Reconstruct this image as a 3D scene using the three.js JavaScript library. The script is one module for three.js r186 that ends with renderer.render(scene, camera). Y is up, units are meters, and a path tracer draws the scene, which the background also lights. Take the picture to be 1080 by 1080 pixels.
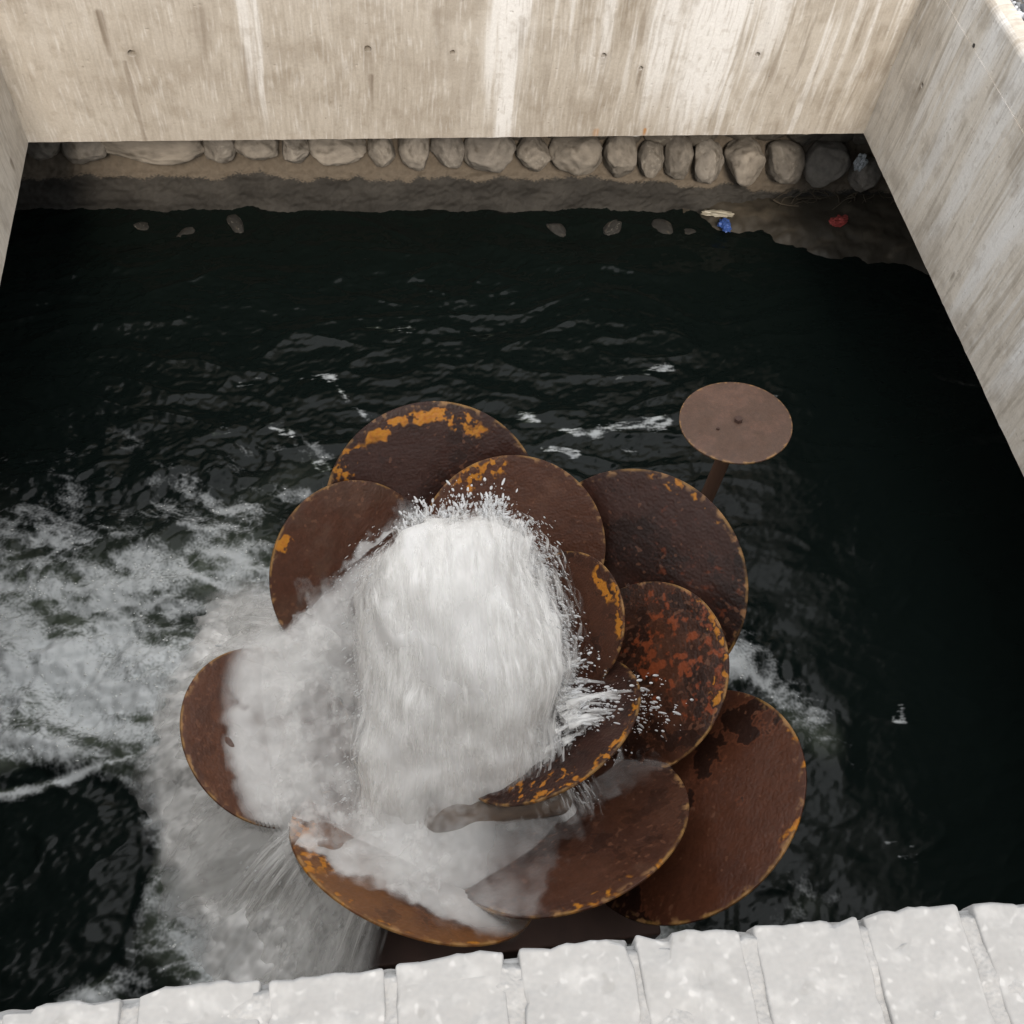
import * as THREE from 'three';
import { RoundedBoxGeometry } from 'three/addons/geometries/RoundedBoxGeometry.js';
import { mergeGeometries, mergeVertices } from 'three/addons/utils/BufferGeometryUtils.js';

// ---------------------------------------------------------------- camera, sky, sun, exposure
const scene = new THREE.Scene();
const camera = new THREE.PerspectiveCamera(53.17, 1, 0.05, 200);
camera.position.set(0, 4.16, 0);
camera.up.set(0.0587, 0.5376, -0.8412);
camera.lookAt(0.1311, 4.16 - 0.8395, -0.5274);
scene.add(camera);

const renderer = new THREE.WebGLRenderer({ antialias: true });
renderer.setSize(1024, 1024);
renderer.toneMapping = THREE.LinearToneMapping;
renderer.toneMappingExposure = 1.25;
renderer.shadowMap.enabled = true;

{ // overcast sky: brighter towards the zenith, faintly blue
  const w = 128, h = 64, d = new Float32Array(w * h * 4);
  for (let j = 0; j < h; j++) for (let i = 0; i < w; i++) {
    const el = Math.max(0, Math.sin(((j + 0.5) / h - 0.5) * Math.PI));
    const L = 1.04 * (1 + 2 * el) / 3 + 0.3;
    const k = (j * w + i) * 4;
    d[k] = L * 0.99; d[k + 1] = L * 1.0; d[k + 2] = L * 1.02; d[k + 3] = 1;
  }
  const sky = new THREE.DataTexture(d, w, h, THREE.RGBAFormat, THREE.FloatType);
  sky.mapping = THREE.EquirectangularReflectionMapping;
  sky.magFilter = sky.minFilter = THREE.LinearFilter; sky.needsUpdate = true;
  scene.background = sky; scene.environment = sky;
}
const sun = new THREE.DirectionalLight(0xffefdc, 2.0);
sun.position.set(0.5, 7.1, 6.8); sun.target.position.set(0.5, 0, -2.2); // about 38 degrees high, behind the viewer
sun.castShadow = true; sun.shadow.radius = 24;
sun.shadow.mapSize.set(2048, 2048);
Object.assign(sun.shadow.camera, { left: -8, right: 8, top: 8, bottom: -8, near: 0.5, far: 30 });
scene.add(sun, sun.target);

// ---------------------------------------------------------------- helpers
function rng(s) { return () => { s |= 0; s = s + 0x6D2B79F5 | 0; let t = Math.imul(s ^ s >>> 15, 1 | s); t = t + Math.imul(t ^ t >>> 7, 61 | t) ^ t; return ((t ^ t >>> 14) >>> 0) / 4294967296; }; }
const PERM = new Uint8Array(512);
{ const r = rng(77), p = [...Array(256).keys()]; for (let i = 255; i > 0; i--) { const j = Math.floor(r() * (i + 1)); [p[i], p[j]] = [p[j], p[i]]; } for (let i = 0; i < 512; i++) PERM[i] = p[i & 255]; }
function grad(h, x, y, z) { h &= 15; const u = h < 8 ? x : y, v = h < 4 ? y : (h === 12 || h === 14 ? x : z); return ((h & 1) ? -u : u) + ((h & 2) ? -v : v); }
function noise(x, y, z = 0) { // gradient noise, about -1..1
  const xf = Math.floor(x), yf = Math.floor(y), zf = Math.floor(z), X = xf & 255, Y = yf & 255, Z = zf & 255;
  x -= xf; y -= yf; z -= zf;
  const u = x * x * x * (x * (x * 6 - 15) + 10), v = y * y * y * (y * (y * 6 - 15) + 10), w = z * z * z * (z * (z * 6 - 15) + 10);
  const A = PERM[X] + Y, AA = PERM[A] + Z, AB = PERM[A + 1] + Z, B = PERM[X + 1] + Y, BA = PERM[B] + Z, BB = PERM[B + 1] + Z;
  const l = (a, b, t) => a + (b - a) * t;
  return l(l(l(grad(PERM[AA], x, y, z), grad(PERM[BA], x - 1, y, z), u), l(grad(PERM[AB], x, y - 1, z), grad(PERM[BB], x - 1, y - 1, z), u), v),
    l(l(grad(PERM[AA + 1], x, y, z - 1), grad(PERM[BA + 1], x - 1, y, z - 1), u), l(grad(PERM[AB + 1], x, y - 1, z - 1), grad(PERM[BB + 1], x - 1, y - 1, z - 1), u), v), w);
}
function fbm(x, y, z, o) { let s = 0, a = 1, t = 0; for (let i = 0; i < o; i++) { s += a * noise(x, y, z); t += a; a *= 0.5; x = x * 2.03 + 7.1; y = y * 2.03 + 3.7; z = z * 2.03 + 1.3; } return s / t * 1.6; }
const clamp = (v, a = 0, b = 1) => v < a ? a : v > b ? b : v;
const sstep = (a, b, v) => { const t = clamp((v - a) / (b - a)); return t * t * (3 - 2 * t); };
const mix = (a, b, t) => a + (b - a) * t;
const mix3 = (a, b, t) => [mix(a[0], b[0], t), mix(a[1], b[1], t), mix(a[2], b[2], t)];
const toS = v => { v = clamp(v); return 255 * (v <= 0.0031308 ? 12.92 * v : 1.055 * Math.pow(v, 1 / 2.4) - 0.055); };

function tex(w, h, fn, srgb) { // fn(u, v) -> [r, g, b] linear (srgb) or a number (data)
  const d = new Uint8Array(w * h * 4);
  for (let j = 0; j < h; j++) for (let i = 0; i < w; i++) {
    const c = fn((i + 0.5) / w, (j + 0.5) / h), k = (j * w + i) * 4;
    if (srgb) { d[k] = toS(c[0]); d[k + 1] = toS(c[1]); d[k + 2] = toS(c[2]); } else { d[k] = d[k + 1] = d[k + 2] = clamp(c) * 255; }
    d[k + 3] = 255;
  }
  const t = new THREE.DataTexture(d, w, h, THREE.RGBAFormat);
  t.magFilter = THREE.LinearFilter; t.minFilter = THREE.LinearMipmapLinearFilter; t.generateMipmaps = true;
  t.wrapS = t.wrapT = THREE.RepeatWrapping;
  if (srgb) t.colorSpace = THREE.SRGBColorSpace;
  t.needsUpdate = true; return t;
}
const taken = {};
function numbered(n) { const k = taken[n] = (taken[n] ?? -1) + 1; return k ? `${n}_${String(k).padStart(3, '0')}` : n; }
function add(o, parent = scene) { if (parent === scene) o.name = numbered(o.name); parent.add(o); return o; }
function mesh(name, geo, mat, parent = scene) { const m = new THREE.Mesh(geo, mat); m.name = name; m.castShadow = m.receiveShadow = true; return add(m, parent); }
function tag(o, label, category, group, kind) { o.userData.label = label; if (category) o.userData.category = category; if (group) o.userData.group = group; if (kind) o.userData.kind = kind; return o; }
function group(name, x, y, z) { const g = new THREE.Group(); g.name = name; g.position.set(x, y, z); return add(g); }
function box(x0, x1, y0, y1, z0, z1, sx = 1, sy = 1, sz = 1) { const g = new THREE.BoxGeometry(x1 - x0, y1 - y0, z1 - z0, sx, sy, sz); g.translate((x0 + x1) / 2, (y0 + y1) / 2, (z0 + z1) / 2); return g; }
function gridGeo(nu, nv, fn) { // fn(u, v) -> {p, uv?, c?}
  const P = new Float32Array((nu + 1) * (nv + 1) * 3), U = new Float32Array((nu + 1) * (nv + 1) * 2), C = new Float32Array((nu + 1) * (nv + 1) * 4), I = [];
  let hasC = false;
  for (let j = 0; j <= nv; j++) for (let i = 0; i <= nu; i++) {
    const k = j * (nu + 1) + i, r = fn(i / nu, j / nv);
    P.set(r.p, k * 3); U.set(r.uv || [i / nu, j / nv], k * 2);
    if (r.c) { hasC = true; C.set(r.c, k * 4); }
  }
  for (let j = 0; j < nv; j++) for (let i = 0; i < nu; i++) {
    const a = j * (nu + 1) + i, b = a + 1, c = a + nu + 1, d = c + 1;
    if (hasC && C[a * 4 + 3] + C[b * 4 + 3] + C[c * 4 + 3] + C[d * 4 + 3] < 0.01) continue;
    I.push(a, b, d, a, d, c);
  }
  const g = new THREE.BufferGeometry();
  g.setAttribute('position', new THREE.BufferAttribute(P, 3)); g.setAttribute('uv', new THREE.BufferAttribute(U, 2));
  if (hasC) g.setAttribute('color', new THREE.BufferAttribute(C, 4));
  g.setIndex(I); g.computeVertexNormals(); return g;
}
const std = (o) => new THREE.MeshStandardMaterial(o);

// ---------------------------------------------------------------- concrete of the shaft
const XL = -1.46, XR = 2.54, ZB = -4.11, Y0 = 1.0, Y1 = 1.99, WALL_Y1 = 1.99;
const white = [0.78, 0.775, 0.76];
function concreteFn(W, H, seed, runs, spots, streaky, tone = 1) {
  return (u, v) => {
    const x = u * W, y = v * H, q = seed * 13.7;
    const lean = x + 0.02 * noise(x * 2, y * 2, q);
    const n1 = fbm(x * 1.3, y * 1.6, q, 4), n2 = fbm(x * 9, y * 7, q + 4, 3);
    let c = [0.535 * tone, 0.495 * tone, 0.435 * tone];
    c = mix3(c, [0.43 * tone, 0.385 * tone, 0.325 * tone], clamp(0.4 + n1 * 1.1) * 0.8);
    c = mix3(c, [0.36, 0.315, 0.26], sstep(0.0, 0.5, fbm(x * 4.4, y * 5, q + 40, 5)) * 0.55);
    const k = streaky(x);
    // runs of lime and of dirt, long and thin, hanging from the top
    const s1 = fbm(lean * 22, y * 1.1, q + 9, 3), s2 = fbm(lean * 60, y * 2.2, q + 19, 2), s3 = fbm(lean * 9, y * 0.7, q + 29, 2);
    const top = clamp(v * 1.3 + 0.35 + 0.6 * noise(x * 7, 3.3, q));
    const s4 = fbm(lean * 38, y * 4.5, q + 49, 3);
    c = mix3(c, white, sstep(0.0, 0.62, s1 * 0.6 + s2 * 0.45 + s4 * 0.35) * 0.75 * k * top);
    c = mix3(c, [0.25, 0.21, 0.165], sstep(0.1, 0.6, -s1 * 0.55 + s2 * 0.4 - s4 * 0.5) * 0.55 * (0.25 + 0.75 * k) * clamp(0.35 + top));
    c = mix3(c, [0.34, 0.30, 0.25], sstep(0.3, 0.8, s3) * 0.25);
    for (const [rx, rw, rl, ra] of runs) { // lime runs
      const e = Math.abs(lean - rx - 0.03 * noise(y * 3, rx * 9, q)) / (rw * (0.35 + 0.65 * v));
      const f = sstep(1.15, 0.25, e + 0.45 * s2 + 0.35 * s1) * sstep(1 - rl - 0.12, 1 - rl + 0.25, v + 0.14 * noise(x * 30, 1.7, q));
      c = mix3(c, white, f * ra);
    }
    const s5 = fbm(lean * 95, y * 9, q + 70, 2); c = mix3(c, [0.3, 0.26, 0.21], sstep(0.1, 0.7, s5 + 0.5 * n1) * 0.28); c = mix3(c, white, sstep(0.25, 0.8, -s5 + 0.4 * n2) * 0.3);
    // blotches, pits
    c = mix3(c, [0.27, 0.225, 0.17], sstep(0.3, 0.9, n2 + 0.35 * n1) * 0.4);
    c = mix3(c, [0.3, 0.25, 0.19], sstep(0.25, 0.6, fbm(x * 20, y * 16, q + 60, 3)) * 0.22);
    const pit = noise(x * 70, y * 70, q + 3); c = mix3(c, [0.2, 0.17, 0.13], sstep(0.62, 0.8, pit) * 0.5);
    const gr = 1 + 0.09 * noise(x * 150, y * 150, q); c = [c[0] * gr, c[1] * gr, c[2] * gr];
    for (const [sx, sy, sr, sl, col] of spots) { // rust spots and short dark drips: x, y, size, drip length
      const dx = (x - sx) / sr, dy = (y - sy) / (y < sy ? sl : sr);
      const f = sstep(1.2, 0.2, Math.hypot(dx, dy) + 0.5 * n2);
      if (f > 0) c = mix3(c, col, f * (sr > 0.025 ? 0.3 : 0.65) * (0.6 + 0.8 * clamp(0.5 + s2)));
    }
    return c;
  };
}
function concreteBump(W, H, seed) {
  return (u, v) => { const x = u * W, y = v * H; return 0.5 + 0.22 * fbm(x * 14, y * 5, seed, 3) + 0.14 * noise(x * 90, y * 60, seed) - 0.4 * sstep(0.55, 0.75, noise(x * 48, y * 48, seed + 5)); };
}
function wallMaterial(W, H, seed, runs, spots, streaky, tw, th, tone) {
  const map = tex(tw, th, concreteFn(W, H, seed, runs, spots, streaky, tone), true), bump = tex(tw / 2, th / 2, concreteBump(W, H, seed), false);
  for (const t of [map, bump]) t.repeat.set(1 / W, 1 / H);
  return std({ map, bumpMap: bump, bumpScale: 0.004, roughness: 0.93 });
}
// a wall: a front skin with real tie holes in it, and the body behind
function shaftWall(W, H, holes, mat, name, chamfer = 0.012) {
  const s = new THREE.Shape(); s.moveTo(0, 0);
  const n = 160; for (let i = 1; i <= n; i++) s.lineTo(W * i / n, (i < n ? 0.0022 * noise(i * 0.37, W * 3) - 0.003 * sstep(0.4, 0.7, noise(i * 0.9, 4.4, W)) : 0));
  s.lineTo(W, H); s.lineTo(0, H); s.closePath();
  for (const [hx, hy, r] of holes) {
    const p = new THREE.Path(); const m = 14;
    for (let i = 0; i < m; i++) { const a = -i / m * 2 * Math.PI, rr = r * (1 + 0.25 * noise(Math.cos(a) * 1.5 + hx * 9, Math.sin(a) * 1.5)); p[i ? 'lineTo' : 'moveTo'](hx + rr * Math.cos(a), hy + rr * Math.sin(a)); }
    p.closePath(); s.holes.push(p);
  }
  const skin = new THREE.ExtrudeGeometry(s, { depth: 0.04, bevelEnabled: false });
  const body = new THREE.BoxGeometry(W - 0.004, H - 0.014, 0.2); body.translate(W / 2, H / 2 + 0.001, -0.1005);
  const uv = body.attributes.uv; for (let i = 0; i < uv.count; i++) uv.setXY(i, uv.getX(i) * W, uv.getY(i) * H);
  const g = group(name, 0, 0, 0);
  mesh('wall_face', skin, mat, g); mesh('wall_core', body, mat, g);
  return g;
}
const DARK = [0.2, 0.16, 0.12], RUST = [0.42, 0.2, 0.06];
{ // back wall; local x = world x - XL, local y = world y - Y0
  const X = x => x - XL, Yy = y => y - Y0;
  const holes = [[-0.91, 1.44, 0.018], [0.08, 1.46, 0.017], [0.45, 1.445, 0.012], [1.135, 1.43, 0.013], [1.318, 1.366, 0.011], [1.855, 1.435, 0.013]].map(([x, y, r]) => [X(x), Yy(y), r]);
  const spots = holes.map(([x, y, r]) => [x, y, r * 2.2, 0.1 + 6 * r * noise(x * 5, 2.2), DARK]);
  spots.push([X(1.16), 0.03, 0.018, 0.05, RUST], [X(1.40), 0.035, 0.012, 0.04, RUST], [X(-0.95), 0.4, 0.012, 0.5, DARK], [X(-1.0), 0.62, 0.018, 0.25, DARK], [X(-0.45), 0.46, 0.03, 0.3, DARK], [X(0.09), 0.33, 0.014, 0.16, DARK], [X(-0.6), 0.62, 0.05, 0.3, DARK], [X(0.4), 0.62, 0.05, 0.22, DARK], [X(0.75), 0.6, 0.03, 0.2, DARK]);
  const runs = [[X(0.69), 0.13, 1.1, 1], [X(0.72), 0.07, 1.1, 1], [X(0.62), 0.06, 0.9, 0.8], [X(-0.42), 0.05, 0.75, 0.7], [X(-0.38), 0.03, 0.95, 0.7], [X(1.64), 0.24, 0.95, 1], [X(1.55), 0.16, 1.0, 0.8], [X(1.4), 0.14, 0.85, 0.85], [X(1.85), 0.12, 0.7, 0.7], [X(1.12), 0.05, 0.7, 0.7]];
  const mat = wallMaterial(4, 1, 1, runs, spots, x => 0.14 + 0.86 * sstep(1.9, 2.7, x), 2048, 640);
  const g = shaftWall(4, WALL_Y1 - Y0, holes, mat, 'concrete_wall');
  g.position.set(XL, Y0, ZB - 0.04);
  tag(g, 'cream streaked concrete wall across the top of the picture, above the row of stones', 'wall', 'concrete walls of the shaft');
}
{ // right wall: local x runs from the back corner towards the viewer
  const holes = [[4.11 - 3.798, 0.476, 0.012]];
  const spots = [[0.31, 0.476, 0.02, 0.06, DARK], [1.9, 0.5, 0.02, 0.05, DARK], [1.15, 0.14, 0.015, 0.05, DARK]];
  const runs = [[0.62, 0.1, 1.0, 0.6], [0.9, 0.12, 0.95, 0.6], [1.3, 0.16, 1.0, 0.75], [1.75, 0.16, 0.95, 0.75], [0.4, 0.06, 0.8, 0.5], [2.3, 0.3, 0.9, 0.75]];
  const mat = wallMaterial(4.2, 1, 2, runs, spots, () => 0.7, 2048, 640, 1.24);  // same concrete, base tone raised to make up for light this side lacks
  const H1 = 0.803;
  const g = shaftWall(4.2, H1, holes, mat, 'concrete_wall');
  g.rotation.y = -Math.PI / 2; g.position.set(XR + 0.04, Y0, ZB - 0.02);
  // the later pour on top, a few millimetres back, with a rounded shoulder
  const s = new THREE.Shape(); s.moveTo(0.0025, 0); s.lineTo(0.0025, 0.155); s.quadraticCurveTo(0.006, 0.187, 0.05, 0.19); s.lineTo(0.075, 0.19); s.lineTo(0.08, 0); s.closePath();
  const lift = new THREE.ExtrudeGeometry(s, { depth: 4.2, bevelEnabled: false, curveSegments: 6 });
  const p = lift.attributes.position, uv = lift.attributes.uv;
  for (let i = 0; i < p.count; i++) uv.setXY(i, p.getZ(i), 0.805 + p.getY(i) + 0.7 * p.getX(i));
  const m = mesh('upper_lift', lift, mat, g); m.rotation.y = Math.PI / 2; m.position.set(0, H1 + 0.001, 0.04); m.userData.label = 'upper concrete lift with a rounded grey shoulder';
  const hole2 = mesh('tie_hole_disc', new THREE.CylinderGeometry(0.009, 0.007, 0.004, 10).rotateX(Math.PI / 2), std({ color: new THREE.Color().setRGB(0.05, 0.045, 0.04), roughness: 1 }), g); hole2.position.set(0.528, 0.812, 0.0375);  // flat dark disc, its colour standing in for the shade inside a hole
  tag(g, 'grey streaked concrete wall with a pour joint on the right side of the shaft', 'wall', 'concrete walls of the shaft');
}
{ // left wall
  const mat = wallMaterial(4.2, 1, 3, [], [[3.7, 0.3, 0.02, 0.05, DARK], [3.9, 0.12, 0.02, 0.05, DARK]], () => 0.3, 1024, 256, 1.22);  // tone raised because no sun reaches this side; brightness put into the colour
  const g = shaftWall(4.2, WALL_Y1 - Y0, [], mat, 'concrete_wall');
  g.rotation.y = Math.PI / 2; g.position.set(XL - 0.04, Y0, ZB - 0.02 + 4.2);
  tag(g, 'cream concrete wall at the left edge, seen as a narrow sliver', 'wall', 'concrete walls of the shaft');
}
const plainConcrete = std({ color: new THREE.Color().setRGB(0.36, 0.33, 0.29), roughness: 0.95, bumpMap: tex(256, 256, (u, v) => 0.5 + 0.3 * noise(u * 24, v * 24, 2), false), bumpScale: 0.004 });
// the deck that roofs the channel round the shaft
{
  const parts = [box(-7, XL - 0.212, Y0 + 0.012, 1.9, -7, 0.1), box(XR + 0.212, 8, Y0 + 0.012, 1.83, -7, 0.1), box(XL - 0.21, XR + 0.21, Y0 + 0.012, 1.9, -7, ZB - 0.245), box(-7, 8, Y0 - 0.002, 1.95, 0.1, 3)];
  tag(mesh('deck_slab', mergeGeometries(parts), plainConcrete), 'concrete deck roofing the channel round the shaft opening', null, null, 'structure');
  const ends = mergeGeometries([box(-7.3, -7, -1, 1.9, -7, 3), box(8, 8.3, -1, 1.9, -7, 3), box(-7, 8, -1, 1, 0.6, 0.9)]);
  tag(mesh('channel_wall', ends, plainConcrete), 'dark concrete side of the covered channel', null, null, 'structure');
  // paving on the deck beyond the right wall: pale blue grey gravel
  const r = rng(5), stones = [];
  const pebble = new THREE.IcosahedronGeometry(1, 1);
  const n = 2600, im = new THREE.InstancedMesh(pebble, std({ roughness: 0.85 }), n), M = new THREE.Matrix4(), Q = new THREE.Quaternion(), E = new THREE.Euler(), c = new THREE.Color();
  for (let i = 0; i < n; i++) {
    const a = 0.008 + 0.02 * r() * r(); E.set(r() * 6, r() * 6, r() * 6); Q.setFromEuler(E);
    M.compose(new THREE.Vector3(XR + 0.1 + 0.9 * r(), 1.83 + 0.045 * r(), -4.2 + 1.8 * r()), Q, new THREE.Vector3(a, a * 0.7, a * (0.8 + 0.6 * r())));
    im.setMatrixAt(i, M); const t = r(); const k = t > 0.75 ? 0.6 : 0.2 + 0.2 * t; c.setRGB(k * 0.93, k * 0.98, k * 1.04); im.setColorAt(i, c);
  }
  im.name = 'gravel'; add(im); tag(im, 'pale blue grey gravel beyond the right wall in the top right corner', 'gravel', null, 'stuff');
}

// ---------------------------------------------------------------- river
const FC = [0.3, -1.5]; // flower axis on plan
const segD = (x, z, ax, az, bx, bz) => { const dx = bx - ax, dz = bz - az, t = clamp(((x - ax) * dx + (z - az) * dz) / (dx * dx + dz * dz)); return Math.hypot(x - ax - t * dx, z - az - t * dz); };
const PAINTED_GLINTS = [[0.76, -3.2, 1.02, -3.04, 1.05], [1.02, -3.04, 1.52, -3.12, 1.15], [0.85, -2.98, 1.0, -2.93, 0.6], [1.3, -3.42, 1.62, -3.46, 0.6], [2.1, -3.2, 2.26, -3.32, 0.7], [-0.62, -3.5, -0.22, -3.52, 0.6], [-0.22, -3.52, -0.02, -3.22, 0.75], [-0.9, -3.15, -0.45, -3.2, 0.65], [-0.45, -3.2, -0.2, -2.85, 0.6], [1.25, -2.95, 1.5, -2.92, 0.5], [-0.1, -3.85, 0.35, -3.78, 0.4], [0.55, -3.75, 0.8, -3.8, 0.35], [2.0, -0.9, 2.1, -0.85, 0.45], [2.2, -1.4, 2.3, -1.5, 0.4]];  // sky glints on the ripples, painted into the river colour as foam lines
function foamGlintField(x, z, threadsAndGlints = true) { // 0 still water .. 1 solid foam, painted sky glints included (before the grain)
  const w = 0.22 * fbm(x * 1.6, z * 1.6, 5.5, 3);
  let m = 0;
  m = Math.max(m, 1.05 - (segD(x, z, -0.55, -1.95, -2.6, -1.75) + w) / 0.78);
  m = Math.max(m, 0.7 - (segD(x, z, -0.5, -2.35, -2.4, -2.35) + w) / 1.3);
  m = Math.max(m, 1.15 - (segD(x, z, -0.72, -1.1, -0.4, -0.3) + w * 0.4) / 0.5);
  m = Math.max(m, 0.85 - (segD(x, z, -1.15, -0.62, -0.8, -0.2) + w * 0.6) / 0.35);
  m = Math.max(m, 0.9 - (Math.hypot(x - 1.5, z + 1.72) + w * 0.5) / 0.32);
  m = Math.max(m, 0.55 - (segD(x, z, 1.55, -1.75, 1.85, -1.35) + w * 0.8) / 0.62);
  m = Math.max(m, 0.85 - (Math.hypot(x - 0.98, z + 0.62) + w * 0.4) / 0.26);
  m = Math.max(m, 0.28 - (segD(x, z, 1.3, -0.5, 1.6, -0.7) + w * 0.8) / 0.6);
  if (threadsAndGlints) for (const [ax, az, bx, bz, k] of PAINTED_GLINTS) { const d = segD(x, z, ax, az, bx, bz); if (d < 0.2) m = Math.max(m, k * (0.55 + 0.9 * noise(x * 5, z * 9, 63)) - Math.abs(d + 0.05 * noise(x * 7, z * 9, 61)) / 0.055 + 0.5 * noise(x * 13 + z * 4, z * 58, 62) + 0.2 * noise(x * 40, z * 120, 64) + 0.1); }
  // the dark eddy in the near left corner
  const e = Math.hypot((x + 1.42) / 0.48, (z + 1.08) / 0.42) + w * 0.7; m -= 1.1 * sstep(1.15, 0.75, e);
  const ln = Math.abs(z + 1.5 + 0.06 * Math.sin((x + 1.2) * 5) + 0.03 * noise(x * 5, 2)); if (x < -0.9 && threadsAndGlints) m = Math.max(m, 0.9 - ln / 0.05 + 0.25 * noise(x * 20, z * 30, 66));
  return clamp(m);
}
function riverH(x, z) {
  const f = foamGlintField(x, z, false);
  const wx = x + 0.15 * noise(x * 1.1, z * 1.1, 3), wz = z + 0.12 * noise(x * 1.3, z * 1.3, 8);
  const far = sstep(0.4, 1.1, Math.hypot(x - FC[0], z - FC[1]));
  let h = 0.024 * noise(wx * 1.5, wz * 3.0, 1) + 0.014 * noise(wx * 3.5 + 0.4 * wz, wz * 7.0, 2);
  const rg = 1 - Math.abs(noise(wx * 2.2 - 0.3 * wz, wz * 4.6, 6)) * 2; h += 0.012 * Math.pow(Math.max(rg, 0), 3);
  h += 0.006 * noise(wx * 9, wz * 15, 4) + 0.0045 * noise(wx * 20 + wz * 6, wz * 31, 7) + 0.0022 * noise(x * 42, z * 56, 5);
  const calm = sstep(1.3, 2.0, x); h *= 1 - 0.55 * calm;
  if (f > 0) {
    const t = f * (0.6 + 0.4 * far);
    h += t * (0.085 * fbm(x * 2.8, z * 3.4, 12, 2) + 0.055 * Math.abs(noise(x * 6 + z * 3, z * 8, 14)) + 0.02 * noise(x * 24, z * 24, 15) + 0.005 * noise(x * 60, z * 60, 16)) + 0.012 * t;
  }
  return h;
}
{
  const RX0 = -3, RX1 = 4.2, RZ0 = -5.0, RZ1 = 0.4, TW = 1792, TH = 1344;
  const foam = new Float32Array(TW * TH);
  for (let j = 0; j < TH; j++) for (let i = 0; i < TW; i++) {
    const x = mix(RX0, RX1, (i + 0.5) / TW), z = mix(RZ0, RZ1, (j + 0.5) / TH), f = foamGlintField(x, z);
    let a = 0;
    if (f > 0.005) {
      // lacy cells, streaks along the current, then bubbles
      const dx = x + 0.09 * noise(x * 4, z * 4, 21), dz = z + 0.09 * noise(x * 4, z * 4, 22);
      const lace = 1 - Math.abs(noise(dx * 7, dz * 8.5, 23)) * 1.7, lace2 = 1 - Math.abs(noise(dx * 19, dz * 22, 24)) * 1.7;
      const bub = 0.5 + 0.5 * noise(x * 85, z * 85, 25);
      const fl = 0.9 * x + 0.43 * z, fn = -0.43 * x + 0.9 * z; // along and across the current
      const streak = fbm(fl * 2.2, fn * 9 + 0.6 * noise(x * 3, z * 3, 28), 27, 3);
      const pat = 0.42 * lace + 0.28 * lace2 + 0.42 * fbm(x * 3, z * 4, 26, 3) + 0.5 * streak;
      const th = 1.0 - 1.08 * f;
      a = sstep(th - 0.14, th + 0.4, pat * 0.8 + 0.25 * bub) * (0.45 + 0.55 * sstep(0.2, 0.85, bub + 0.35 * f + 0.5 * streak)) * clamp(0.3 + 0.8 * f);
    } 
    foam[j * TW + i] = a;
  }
  const at = (u, v) => foam[Math.min(TH - 1, Math.floor(v * TH)) * TW + Math.min(TW - 1, Math.floor(u * TW))];
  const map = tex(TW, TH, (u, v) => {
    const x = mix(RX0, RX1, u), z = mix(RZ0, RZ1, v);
    const green = sstep(0.3, 0.9, foamGlintField(x, z) + 0.3 * noise(x * 2, z * 2, 31)); // air carried under makes it pale green
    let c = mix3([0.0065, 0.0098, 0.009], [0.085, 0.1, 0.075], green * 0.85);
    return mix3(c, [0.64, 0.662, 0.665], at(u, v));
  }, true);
  const rough = tex(TW / 2, TH / 2, (u, v) => 0.2 + 0.4 * at(u, v), false);
  for (const t of [map, rough]) { t.wrapS = t.wrapT = THREE.ClampToEdgeWrapping; }
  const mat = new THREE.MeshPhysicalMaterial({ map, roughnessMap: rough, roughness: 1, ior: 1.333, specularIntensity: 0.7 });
  const nx = 860, nz = 640;
  const g = gridGeo(nx, nz, (u, v) => { const x = mix(RX0, RX1, u), z = mix(RZ0, RZ1, 1 - v); return { p: [x, riverH(x, z), z], uv: [u, 1 - v] }; });
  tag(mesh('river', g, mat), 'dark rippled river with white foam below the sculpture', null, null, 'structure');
  { // raised bubbles in the froth
    const r = rng(404), list = []; let guard = 0;
    while (list.length < 3500 && guard++ < 900000) { const u = r(), v = r(); if (at(u, v) > 0.15 + 0.6 * r() && foamGlintField(mix(RX0, RX1, u), mix(RZ0, RZ1, v), false) > 0.05) list.push([mix(RX0, RX1, u), mix(RZ0, RZ1, v)]); }
    const im = new THREE.InstancedMesh(new THREE.SphereGeometry(1, 6, 4), std({ color: new THREE.Color().setRGB(0.66, 0.665, 0.645), roughness: 0.3 }), list.length), M = new THREE.Matrix4();
    list.forEach(([x, z], i) => { const a = 0.0014 + 0.0028 * Math.pow(r(), 3); M.makeScale(a * (1 + r()), a * 0.8, a * (1 + 0.5 * r())); M.setPosition(x, riverH(x, z) + 0.001, z); im.setMatrixAt(i, M); });
    im.name = 'foam_bubbles'; add(im); tag(im, 'white bubbles on the river foam', 'foam', null, 'stuff');
  }
  const far = std({ color: new THREE.Color().setRGB(0.006, 0.009, 0.008), roughness: 0.08 });
  tag(mesh('river_reach', mergeGeometries([box(-7, RX0, -0.5, 0, -7, 0.6), box(RX1, 8, -0.5, 0, -7, 0.6), box(RX0, RX1, -0.5, 0, 0.4, 0.6)]), far), 'dark river running on under the deck', null, null, 'structure');
}
console.log('river done');

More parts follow.
